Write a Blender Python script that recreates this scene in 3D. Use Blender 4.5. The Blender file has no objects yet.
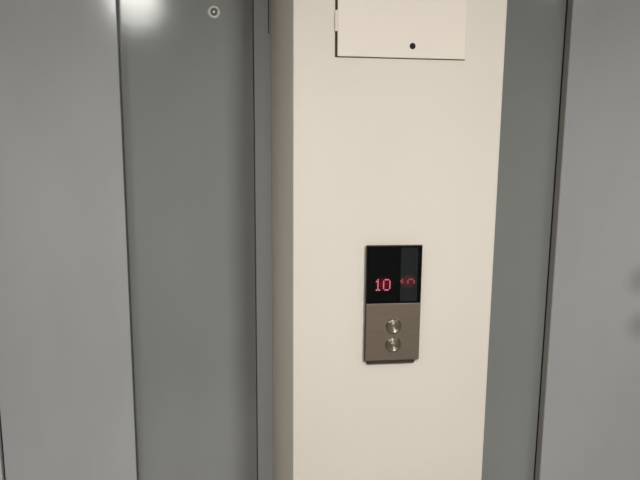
import bpy, bmesh, math, random
from mathutils import Vector, Matrix
random.seed(4)
C = bpy.context.scene.collection
PI = math.pi

# ------------------------------------------------------------------ materials
def s2l(c):
    return tuple(((v/255)/12.92 if v/255 <= .04045 else ((v/255+.055)/1.055)**2.4) for v in c)

def mat(name, rgb, rough=.5, metal=0., emit=None, estr=0., var=0., scale=(3, 3, 3), bump=0., bscale=200,
        spec=.5, aniso=0., coat=0.):
    m = bpy.data.materials.new(name); m.use_nodes = True
    nt = m.node_tree; b = nt.nodes['Principled BSDF']
    col = s2l(rgb)
    b.inputs['Base Color'].default_value = (*col, 1)
    b.inputs['Roughness'].default_value = rough
    b.inputs['Metallic'].default_value = metal
    b.inputs['Specular IOR Level'].default_value = spec
    b.inputs['Coat Weight'].default_value = coat
    if emit:
        b.inputs['Emission Color'].default_value = (*s2l(emit), 1)
        b.inputs['Emission Strength'].default_value = estr
    tc = nt.nodes.new('ShaderNodeTexCoord')
    if var > 0:
        mp = nt.nodes.new('ShaderNodeMapping'); mp.inputs['Scale'].default_value = scale
        nt.links.new(tc.outputs['Object'], mp.inputs['Vector'])
        n = nt.nodes.new('ShaderNodeTexNoise'); n.inputs['Scale'].default_value = 1; n.inputs['Detail'].default_value = 4
        nt.links.new(mp.outputs['Vector'], n.inputs['Vector'])
        r = nt.nodes.new('ShaderNodeValToRGB')
        r.color_ramp.elements[0].position = .3; r.color_ramp.elements[1].position = .7
        r.color_ramp.elements[0].color = (*[c*(1-var) for c in col], 1)
        r.color_ramp.elements[1].color = (*[min(1, c*(1+var)) for c in col], 1)
        nt.links.new(n.outputs['Fac'], r.inputs['Fac'])
        nt.links.new(r.outputs['Color'], b.inputs['Base Color'])
    if bump > 0:
        n2 = nt.nodes.new('ShaderNodeTexNoise'); n2.inputs['Scale'].default_value = bscale; n2.inputs['Detail'].default_value = 3
        nt.links.new(tc.outputs['Object'], n2.inputs['Vector'])
        bp = nt.nodes.new('ShaderNodeBump'); bp.inputs['Strength'].default_value = bump; bp.inputs['Distance'].default_value = .001
        nt.links.new(n2.outputs['Fac'], bp.inputs['Height'])
        nt.links.new(bp.outputs['Normal'], b.inputs['Normal'])
    if aniso > 0:
        t = nt.nodes.new('ShaderNodeTangent'); t.direction_type = 'RADIAL'; t.axis = 'Y'
        b.inputs['Anisotropic'].default_value = aniso; b.inputs['Anisotropic Rotation'].default_value = .25
        nt.links.new(t.outputs['Tangent'], b.inputs['Tangent'])
    return m

def door_mat(name, rgb, rough, metal, dark_spots=()):
    """satin stainless sheet: fine vertical grain, soft blotches, optional soft dark spots at object-space points"""
    m = mat(name, rgb, rough, metal, var=.045, scale=(5, 5, 1.6), bump=.06, bscale=60)
    nt = m.node_tree; b = nt.nodes['Principled BSDF']
    tc = [n for n in nt.nodes if n.type == 'TEX_COORD'][0]
    src = b.inputs['Base Color'].links[0].from_socket
    for (p, rad) in dark_spots:
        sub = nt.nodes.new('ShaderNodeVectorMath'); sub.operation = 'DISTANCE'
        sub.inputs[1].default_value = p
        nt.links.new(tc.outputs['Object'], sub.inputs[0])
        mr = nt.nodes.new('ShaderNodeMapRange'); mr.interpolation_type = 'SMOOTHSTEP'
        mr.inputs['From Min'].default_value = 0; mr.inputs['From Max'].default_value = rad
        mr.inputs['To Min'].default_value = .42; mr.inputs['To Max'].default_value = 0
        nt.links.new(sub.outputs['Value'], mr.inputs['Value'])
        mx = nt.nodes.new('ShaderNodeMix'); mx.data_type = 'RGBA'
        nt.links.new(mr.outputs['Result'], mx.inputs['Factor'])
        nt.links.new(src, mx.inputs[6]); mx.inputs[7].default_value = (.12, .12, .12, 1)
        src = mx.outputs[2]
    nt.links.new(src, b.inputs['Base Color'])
    return m

M = dict(
    plaster=mat('cream_paint', (222, 215, 205), .65, var=.02, scale=(4, 4, 3), bump=.25, bscale=90),
    hatch=mat('hatch_paint', (232, 223, 212), .6, var=.01, bump=.08, bscale=70),
    wall=mat('lobby_paint', (200, 199, 198), .75, var=.02),
    ceil=mat('ceiling_paint', (225, 223, 217), .8, var=.02),
    shaft=mat('shaft_dark', (28, 28, 27), .9),
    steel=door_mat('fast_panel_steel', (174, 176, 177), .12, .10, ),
    steel_r=door_mat('fast_panel_steel_spotted', (174, 176, 177), .12, .10, (((1.142, .484, 1.170), .07), ((1.158, .484, 1.024), .075))),
    steel_s=door_mat('slow_panel_steel_shaded', (144, 147, 145), .12, .10),  # same door steel; shade beside the pier is put into the darker colour
    jamb=mat('jamb_steel', (184, 188, 189), .4, .05, var=.03, scale=(60, 60, 1.5)),
    edge_brightened=mat('panel_edge_brightened', (165, 162, 157), .5, .1),  # right panel edge painted lighter to offset the little light it gets
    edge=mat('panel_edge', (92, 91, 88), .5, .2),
    dark_strip=mat('strip_black', (22, 21, 20), .7),
    gap=mat('gap_dark', (52, 40, 40), .9),
    dark=mat('shadow_gap', (60, 52, 44), .9),
    plate=mat('brushed_plate', (139, 128, 113), .42, .75, var=.05, scale=(25, 25, 500)),
    plate_edge=mat('plate_edge', (72, 66, 57), .5, .5),
    glass=mat('black_glass', (6, 8, 9), .12, 0, spec=.25),
    glass2=mat('smoked_window', (34, 38, 38), .2, 0, spec=.35),
    spun=mat('spun_steel', (196, 188, 174), .3, 1., aniso=.92),
    ring=mat('button_ring', (130, 121, 108), .3, .9),
    arrow=mat('arrow_inlay', (205, 200, 190), .25, .9),
    led=mat('red_led', (60, 10, 20), .5, emit=(228, 128, 146), estr=1.0),
    led_dim=mat('red_led_fading', (40, 10, 16), .5, emit=(185, 85, 100), estr=.75),
    chrome=mat('chrome', (250, 250, 248), .3, .3),
    black=mat('keyway_black', (10, 9, 8), .8),
    alu=mat('aluminium', (160, 160, 158), .35, .9),
    white=mat('white_plastic', (230, 230, 226), .5),
    lamp=mat('lamp_diffuser', (255, 255, 255), .6, emit=(255, 251, 244), estr=22.),
    lamp_fill=mat('fill_diffuser_low', (255, 255, 255), .6, emit=(255, 251, 244), estr=8.),
    lamp2=mat('lamp_diffuser_bright', (255, 255, 255), .6, emit=(255, 251, 244), estr=28.),
)

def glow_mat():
    """smoked glass; camera bloom around the red digits put in as soft emission"""
    m = mat('bloom_glass', (6, 8, 9), .2, spec=.25)
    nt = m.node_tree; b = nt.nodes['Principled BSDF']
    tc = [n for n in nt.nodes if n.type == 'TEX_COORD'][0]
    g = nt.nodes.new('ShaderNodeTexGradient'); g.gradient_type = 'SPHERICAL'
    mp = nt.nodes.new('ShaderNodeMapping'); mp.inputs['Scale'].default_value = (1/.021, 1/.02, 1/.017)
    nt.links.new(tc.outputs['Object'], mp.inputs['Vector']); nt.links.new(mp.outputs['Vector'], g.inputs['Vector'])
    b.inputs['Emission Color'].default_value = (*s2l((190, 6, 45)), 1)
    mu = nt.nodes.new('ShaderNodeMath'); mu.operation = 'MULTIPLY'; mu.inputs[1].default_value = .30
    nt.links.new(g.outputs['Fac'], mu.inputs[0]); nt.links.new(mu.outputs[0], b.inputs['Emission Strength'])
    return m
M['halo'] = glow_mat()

def floor_mat():
    m = mat('floor_tiles', (150, 145, 137), .35)
    nt = m.node_tree; b = nt.nodes['Principled BSDF']
    tc = [n for n in nt.nodes if n.type == 'TEX_COORD'][0]
    br = nt.nodes.new('ShaderNodeTexBrick'); br.offset = 0
    br.inputs['Scale'].default_value = 1; br.inputs['Brick Width'].default_value = .6; br.inputs['Row Height'].default_value = .6
    br.inputs['Mortar Size'].default_value = .004
    br.inputs['Color1'].default_value = (*s2l((188, 183, 177)), 1); br.inputs['Color2'].default_value = (*s2l((182, 177, 170)), 1)
    br.inputs['Mortar'].default_value = (*s2l((90, 86, 80)), 1)
    nt.links.new(tc.outputs['Object'], br.inputs['Vector']); nt.links.new(br.outputs['Color'], b.inputs['Base Color'])
    return m
M['floor'] = floor_mat()

# ------------------------------------------------------------------ mesh helpers
def box(bm, x0, x1, y0, y1, z0, z1, bev=0, seg=2):
    v = [bm.verts.new(p) for p in ((x0,y0,z0),(x1,y0,z0),(x1,y1,z0),(x0,y1,z0),(x0,y0,z1),(x1,y0,z1),(x1,y1,z1),(x0,y1,z1))]
    f = [bm.faces.new([v[i] for i in q]) for q in ((0,3,2,1),(4,5,6,7),(0,1,5,4),(1,2,6,5),(2,3,7,6),(3,0,4,7))]
    if bev:
        e = list({e for ff in f for e in ff.edges})
        bmesh.ops.bevel(bm, geom=e, offset=bev, segments=seg, affect='EDGES', profile=.5)
    return bm

def lathe(bm, prof, cx, cz, n=40):
    """profile of (radius, y) turned about the Y axis through (cx, cz); closed when a radius is 0"""
    rings = []
    for r, y in prof:
        if r == 0: rings.append([bm.verts.new((cx, y, cz))])
        else: rings.append([bm.verts.new((cx+r*math.cos(2*PI*i/n), y, cz+r*math.sin(2*PI*i/n))) for i in range(n)])
    for a, b in zip(rings, rings[1:]):
        for i in range(n):
            j = (i+1) % n
            if len(a) == 1 and len(b) > 1: bm.faces.new((a[0], b[i], b[j]))
            elif len(b) == 1 and len(a) > 1: bm.faces.new((a[i], a[j], b[0]))
            elif len(a) > 1: bm.faces.new((a[i], a[j], b[j], b[i]))
    return bm

def prism(bm, pts, y0, y1):
    a = [bm.verts.new((x, y0, z)) for x, z in pts]; b = [bm.verts.new((x, y1, z)) for x, z in pts]
    n = len(pts); bm.faces.new(a); bm.faces.new(b[::-1])
    for i in range(n): bm.faces.new((a[i], b[i], b[(i+1) % n], a[(i+1) % n]))
    return bm

def link(name, bm, m, parent=None, origin=None, smooth=False, **props):
    """link bm as ONE object; origin = world point that becomes the object's origin"""
    bmesh.ops.recalc_face_normals(bm, faces=bm.faces)
    o = Vector(origin) if origin else Vector((0, 0, 0))
    bmesh.ops.translate(bm, verts=bm.verts, vec=-o)
    me = bpy.data.meshes.new(name); bm.to_mesh(me); bm.free()
    me.materials.append(m)
    if smooth:
        for p in me.polygons: p.use_smooth = True
        me.set_sharp_from_angle(angle=math.radians(35))
    ob = bpy.data.objects.new(name, me); C.objects.link(ob)
    po = Vector((0, 0, 0)); q = parent
    while q: po += q.location; q = q.parent
    ob.location = o - po
    if parent: ob.parent = parent
    for k, v in props.items(): ob[k] = v
    return ob

def empty(name, loc, **props):
    o = bpy.data.objects.new(name, None); C.objects.link(o); o.location = loc
    o.empty_display_size = .1
    for k, v in props.items(): o[k] = v
    return o
B = bmesh.new

# ------------------------------------------------------------------ dimensions (metres)
W = .450          # pier width: left edge x=0, right edge x=W, front y=0
YD = .524         # plane of the door frames
PW = .403         # distance pier edge -> seam between panels
FO = .760         # distance pier edge -> closing edge
ZC = 2.50         # ceiling
XL, XR, YB = -1.75, 2.20, -2.70
DH = 2.10         # door height

# ------------------------------------------------------------------ setting
S = 'structure'
link('floor', box(B(), XL-.1, XR+.1, YB-.1, .70, -.05, 0), M['floor'], kind=S,
     label='grey tiled lobby floor below the frame of the photo', category='floor')
link('ceiling', box(B(), XL-.1, XR+.1, YB-.1, .70, ZC, ZC+.05), M['ceil'], kind=S,
     label='off white lobby ceiling above the lifts', category='ceiling')
link('wall_left', box(B(), XL-.1, XL, YB-.1, .70, 0, ZC), M['wall'], kind=S,
     label='plain side wall at the left end of the lift lobby', category='wall')
link('wall_right', box(B(), XR, XR+.1, YB-.1, .70, 0, ZC), M['wall'], kind=S,
     label='plain side wall at the right end of the lift lobby', category='wall')
link('wall_back', box(B(), XL, XR, YB-.1, YB, 0, ZC), M['wall'], kind=S,
     label='plain lobby wall facing the lift doors', category='wall')
link('wall_center', box(B(), 0, W, 0, .60, 0, ZC, bev=.0035, seg=3), M['plaster'], kind=S,
     label='cream painted wall pier standing between the two lift doors', category='wall', smooth=True)
bm = B()   # wall around the two openings
JF = FO + .075
box(bm, XL, -JF, YD, .60, 0, ZC); box(bm, -JF, 0, YD, .60, DH+.065, ZC)
box(bm, W, W+JF, YD, .60, DH+.065, ZC); box(bm, W+JF, XR, YD, .60, 0, ZC)
link('wall_front', bm, M['plaster'], kind=S, label='cream wall set back around both lift door frames', category='wall')
link('wall_shaft', box(B(), XL, XR, .602, .66, 0, ZC), M['shaft'], kind=S,
     label='dark shaft wall behind the lift doors', category='wall')

def mir(s, a, b):
    """distances a..b from the pier edge on side s (-1 left, +1 right) -> sorted world x"""
    o = 0 if s < 0 else W
    return sorted((o+s*a, o+s*b))

def frame(s, idx, label):
    bm = B()
    x = mir(s, .0006, .046); box(bm, x[0], x[1], YD, .60, 0, DH, .0015)
    x = mir(s, FO+.005, JF); box(bm, x[0], x[1], .470, .60, 0, DH, .002)
    x = mir(s, .0006, JF); box(bm, x[0], x[1], .470, .60, DH, DH+.065, .002)
    fr = link('trim_%d' % idx, bm, M['jamb'], kind=S, label=label, category='door frame')
    x = mir(s, .0050, .0075); link('sealant_gap', box(B(), x[0], x[1], YD-.0006, YD-.0001, 1.862, DH-.002), M['gap'], fr)
    x = mir(s, .0006, .0020); link('sealant_bead', box(B(), x[0], x[1], YD-.0008, YD-.0001, 0, DH-.002), M['jamb'], fr)
frame(-1, 1, 'grey steel frame around the left lift door')
frame(+1, 2, 'grey steel frame around the right lift door')

def door(s, idx, label, fast):
    cx = (0 if s < 0 else W) + s*.40
    r = empty('door_%d' % idx, (cx, .54, 0), kind=S, label=label, category='lift door')
    x = mir(s, .0485, .425)
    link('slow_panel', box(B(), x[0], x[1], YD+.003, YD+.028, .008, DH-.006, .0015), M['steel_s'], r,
         label='recessed sliding panel beside the pier, with shade in its colour')
    PW = .400 if s < 0 else .403
    x = mir(s, PW+.001, FO)
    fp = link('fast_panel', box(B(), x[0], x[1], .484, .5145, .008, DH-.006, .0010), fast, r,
         label='lighter sliding panel standing forward of its neighbour')
    # folded leading edge of the forward panel and the dark strip in the gap behind it
    x = mir(s, PW-.0006, PW+.0012); link('edge_strip', box(B(), x[0], x[1], .4855, .5145, .01, DH-.008), M['edge'] if s < 0 else M['edge_brightened'], fp)
    x = mir(s, PW+.0005, PW+.02); link('rear_strip', box(B(), x[0], x[1], .5150, .5268, .01, DH-.008), M['dark_strip'], fp)
    x = mir(s, FO+.0003, FO+.0045); link('closing_strip', box(B(), x[0], x[1], .489, .511, .01, DH-.008), M['dark_strip'], fp)  # dark strip filling the gap at the closing edge
    x = mir(s, .0465, .0482); link('jamb_seal', box(B(), x[0], x[1], YD+.004, YD+.02, .01, DH-.008), M['edge'], r)
    x = mir(s, .047, FO+.004)
    link('threshold', box(B(), x[0], x[1], .472, .598, .0005, .0065), M['alu'], r)
    return r
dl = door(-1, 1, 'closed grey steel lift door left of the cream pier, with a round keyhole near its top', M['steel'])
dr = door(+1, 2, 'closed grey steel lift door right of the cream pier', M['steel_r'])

# round emergency release lock in the left door's recessed panel
kx, kz, ky = -.1521, 1.9118, YD+.003
bm = lathe(B(), [(.0168, ky), (.0166, ky-.0020), (.0156, ky-.0042), (.0140, ky-.0060), (.0120, ky-.0068), (.0104, ky-.0062), (.0098, ky-.0016), (.0090, ky)], kx, kz)
lk = link('release_lock', bm, M['chrome'], dl, origin=(kx, ky, kz), smooth=True, label='small round chrome keyhole collar')
link('keyway', lathe(B(), [(.0096, ky-.0001), (.0096, ky-.0012), (.0036, ky-.0012), (.0036, ky-.0001)], kx, kz), M['edge'], lk)
link('key_pin', lathe(B(), [(.0034, ky-.0001), (.0034, ky-.0040), (.0024, ky-.0048), (0, ky-.0048)], kx, kz), M['alu'], lk, smooth=True)

# ------------------------------------------------------------------ service hatch on the pier
HX0, HX1, HZ0, HZ1 = .0900, .3600, 1.7262, 2.100
hat = empty('service_hatch', (HX0, 0, HZ0), label='cream metal service hatch with a black keyhole, set high on the pier', category='hatch')
bm = B()
link('frame_gap', prism(B(), [(HX0-.0045, HZ0-.0012), (HX1+.0012, HZ0-.0012), (HX1+.0012, HZ1+.003), (HX0-.0045, HZ1+.003)], -.0007, -.0001), M['dark'], hat, label='dark gap around the hatch door')
hd = link('hatch_door', box(B(), HX0, HX1, -.0065, -.0009, HZ0, HZ1, .0012), M['hatch'], hat, label='cream sheet metal door leaf')
for z in (1.7945, 2.030):
    b2 = B()
    lathe_pts = 14
    r_ = .0034; cxh, cyh = HX0-.0030, -.0036
    ring0 = [(cxh+r_*math.cos(2*PI*i/lathe_pts), cyh+r_*math.sin(2*PI*i/lathe_pts)) for i in range(lathe_pts)]
    for (za, zb) in ((z-.020, z-.0068), (z-.0062, z+.0062), (z+.0068, z+.020)):
        A = [b2.verts.new((x, y, za)) for x, y in ring0]; Bv = [b2.verts.new((x, y, zb)) for x, y in ring0]
        b2.faces.new(A[::-1]); b2.faces.new(Bv)
        for i in range(lathe_pts): b2.faces.new((A[i], A[(i+1) % lathe_pts], Bv[(i+1) % lathe_pts], Bv[i]))
    link('hinge', b2, M['hatch'], hat, smooth=True)
hx, hz = .2463, 1.7496
kk = link('key_lock', lathe(B(), [(.0062, -.0066), (.0062, -.0074), (.0050, -.0078), (0, -.0078)], hx, hz), M['black'], hd, smooth=True, label='black round keyhole')
hat.rotation_euler = (0, -math.radians(.35), 0)

# ------------------------------------------------------------------ lift call panel
PX0, PX1, PZ0, PZ1, PF = .1562, .2812, 1.0850, 1.3412, -.0125
SP = 1.2132
cp = empty('call_panel', ((PX0+PX1)/2, 0, PZ0), category='call panel',
           label='slim lift call panel with red floor numbers over two round buttons')
link('back_box_shadow', box(B(), PX0+.007, PX1-.009, -.0075, -.0002, PZ0-.0085, PZ1-.006, .001), M['plate_edge'], cp, label='dark mounting box, its low end standing in for the panel shadow')  # dark box reaches below the housing in place of its cast shadow
link('housing', box(B(), PX0, PX1, -.0112, -.0076, PZ0, PZ1, .0008), M['plate_edge'], cp, label='dark thin edge of the panel')
bp = link('button_plate', box(B(), PX0+.0028, PX1-.0006, PF, -.0113, PZ0+.0006, SP, .0004), M['plate'], cp, label='brushed bronze coloured steel plate')
dg = link('display_screen', box(B(), PX0+.0020, PX1-.0012, PF, -.0113, SP+.0008, PZ1-.0022, .0004), M['glass'], cp, label='black glass display')

def digit(name, rows, x0, ztop, cell, m, rows_lit=None):
    bm = B()
    for r, row in enumerate(rows):
        if rows_lit is not None and r >= rows_lit: break
        for c, ch in enumerate(row):
            if ch == '#':
                e = cell*.13
                box(bm, x0+c*cell+e, x0+(c+1)*cell-e, PF-.0009, PF-.0006, ztop-(r+1)*cell*1.08+e, ztop-r*cell*1.08-e)
    return bm
ONE = ['.#.', '##.', '.#.', '.#.', '.#.', '.#.', '###']
ZERO = ['.###.', '#...#', '#...#', '#...#', '#...#', '#...#', '.###.']
cell = .00345
for (wx0, wx1, xo, lit, mm) in ((PX0+.0075, .2318, .1782, None, 'led'), (.2334, .2712, .2322, 3, 'led_dim')):
    gc = (xo+.0185, PF-.0003, 1.2565 if lit is None else 1.2615)
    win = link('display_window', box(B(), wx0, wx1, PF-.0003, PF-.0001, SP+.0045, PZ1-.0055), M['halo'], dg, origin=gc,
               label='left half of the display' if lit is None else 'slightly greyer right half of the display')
    ct = 1.2682
    for nm, rows, dx in (('digit_one', ONE, 0), ('digit_zero', ZERO, .0160)):
        link(nm, digit(nm, rows, xo+dx, ct, cell, M[mm], lit), M[mm], win,
             label=('lit red numeral of the floor number 10' if lit is None else 'upper part of a fading red numeral'))
# right window is a shade greyer
h2 = M['halo'].copy(); h2.name = 'bloom_glass_grey'
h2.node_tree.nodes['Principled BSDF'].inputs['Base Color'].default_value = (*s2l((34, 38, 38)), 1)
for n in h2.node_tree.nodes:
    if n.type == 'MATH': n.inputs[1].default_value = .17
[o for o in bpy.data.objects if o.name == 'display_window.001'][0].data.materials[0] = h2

def button(z, up):
    x = .2208; y = -.0126
    b = link('button', lathe(B(), [(.0172, y+.0002), (.0172, y-.0014), (.0164, y-.0020), (.0154, y-.0019), (.0150, y-.0012)], x, z), M['ring'], bp,
             origin=(x, y, z), smooth=True, label='upper round call button' if up else 'lower round call button')
    link('button_face', lathe(B(), [(.0149, y-.0010), (.0146, y-.0026), (.0138, y-.0032), (.0100, y-.0028), (.0050, y-.0025), (0, y-.0024)], x, z), M['spun'], b,
         origin=(x, y, z), smooth=True)
    s = 1 if up else -1
    tri = [(x, z+s*.0052), (x+s*.0050, z-s*.0036), (x-s*.0050, z-s*.0036)]
    link('arrow', prism(B(), tri, y-.0040, y-.0026), M['arrow'], b, label='raised arrow pointing ' + ('up' if up else 'down'))
button(1.1628, True)
button(1.1209, False)

# ------------------------------------------------------------------ lobby lights (ceiling fittings; the two nearest the doors are added fill)
lights = [(-.575, -1.80, 'ceiling light in the lobby facing the left lift door'),
          (.44, -2.25, 'ceiling light in the lobby facing the cream pier'),
          (-.95, -.80, 'added unseen fill light near the left lift door'),
          (1.50, -.72, 'added unseen fill light near the right lift door')]
for i, (lx, ly, lab) in enumerate(lights):
    t = empty('ceiling_light', (lx, ly, ZC), label=lab, category='ceiling light', group='round lobby ceiling lights')
    def ringz(prof):
        bm = B(); n = 40; rings = []
        for r, z in prof:
            rings.append([bm.verts.new((lx+r*math.cos(2*PI*k/n), ly+r*math.sin(2*PI*k/n), z)) for k in range(n)])
        for a, b in zip(rings, rings[1:]):
            for k in range(n): bm.faces.new((a[k], a[(k+1) % n], b[(k+1) % n], b[k]))
        if prof[-1][0] < .13: bm.faces.new(rings[-1])
        return bm
    link('housing', ringz([(.150, ZC-.0005), (.150, ZC-.02), (.132, ZC-.024), (.132, ZC-.004)]), M['white'], t, smooth=True)
    link('diffuser', ringz([(.131, ZC-.002), (.131, ZC-.018), (.120, ZC-.021)]), M['lamp'] if i == 0 else M['lamp2'] if i == 1 else M['lamp_fill'], t, smooth=True)

# the recessed downlights throw most of their light down and outwards in a cone
def spot(x, y, e, tx, ty, tz, ang):
    l = bpy.data.lights.new('downlight', 'SPOT'); l.energy = e; l.color = (1, .98, .95)
    l.spot_size = math.radians(ang); l.spot_blend = 1; l.shadow_soft_size = .14
    o = bpy.data.objects.new('downlight_beam', l); C.objects.link(o); o.location = (x, y, ZC-.06)
    o.rotation_euler = (Vector((tx, ty, tz))-o.location).to_track_quat('-Z', 'Y').to_euler()
spot(.44, -2.25, 248, .44, .1, 0, 108)
spot(-.575, -1.80, 28, -.6, .1, 0, 104)
spot(-.95, -.80, 30, -.75, .5, 0, 110)  # added fill that softens the pier's shadow on the left door
spot(1.50, -.72, 24, 1.3, .5, 0, 110)  # added fill that brightens the right door

w = bpy.data.worlds.new('world'); bpy.context.scene.world = w; w.use_nodes = True
w.node_tree.nodes['Background'].inputs[0].default_value = (.5, .5, .5, 1)
w.node_tree.nodes['Background'].inputs[1].default_value = .1

# ------------------------------------------------------------------ camera (phone lens, portrait frame cropped to its upper middle part)
yaw, pitch, roll, f, cy, cxm = .155516, .183854, .0076442, 685.933, 296.972, -.167133
fw = Vector((math.sin(yaw)*math.cos(pitch), math.cos(yaw)*math.cos(pitch), -math.sin(pitch)))
r0 = Vector((math.cos(yaw), -math.sin(yaw), 0)); u0 = r0.cross(fw)
r2 = r0*math.cos(roll)+u0*math.sin(roll); u2 = -r0*math.sin(roll)+u0*math.cos(roll)
cam = bpy.data.cameras.new('camera'); co = bpy.data.objects.new('camera', cam); C.objects.link(co)
mt = Matrix((( r2.x, u2.x, -fw.x, cxm), (r2.y, u2.y, -fw.y, -1.44), (r2.z, u2.z, -fw.z, 1.5), (0, 0, 0, 1)))
co.matrix_world = mt
cam.sensor_fit = 'HORIZONTAL'; cam.sensor_width = 36; cam.lens = 36*f/640
cam.shift_y = (cy-240)/640
cam.clip_start = .02
bpy.context.scene.camera = co
vs = bpy.context.scene.view_settings
vs.view_transform = 'Standard'; vs.look = 'None'; vs.exposure = 0; vs.gamma = 1
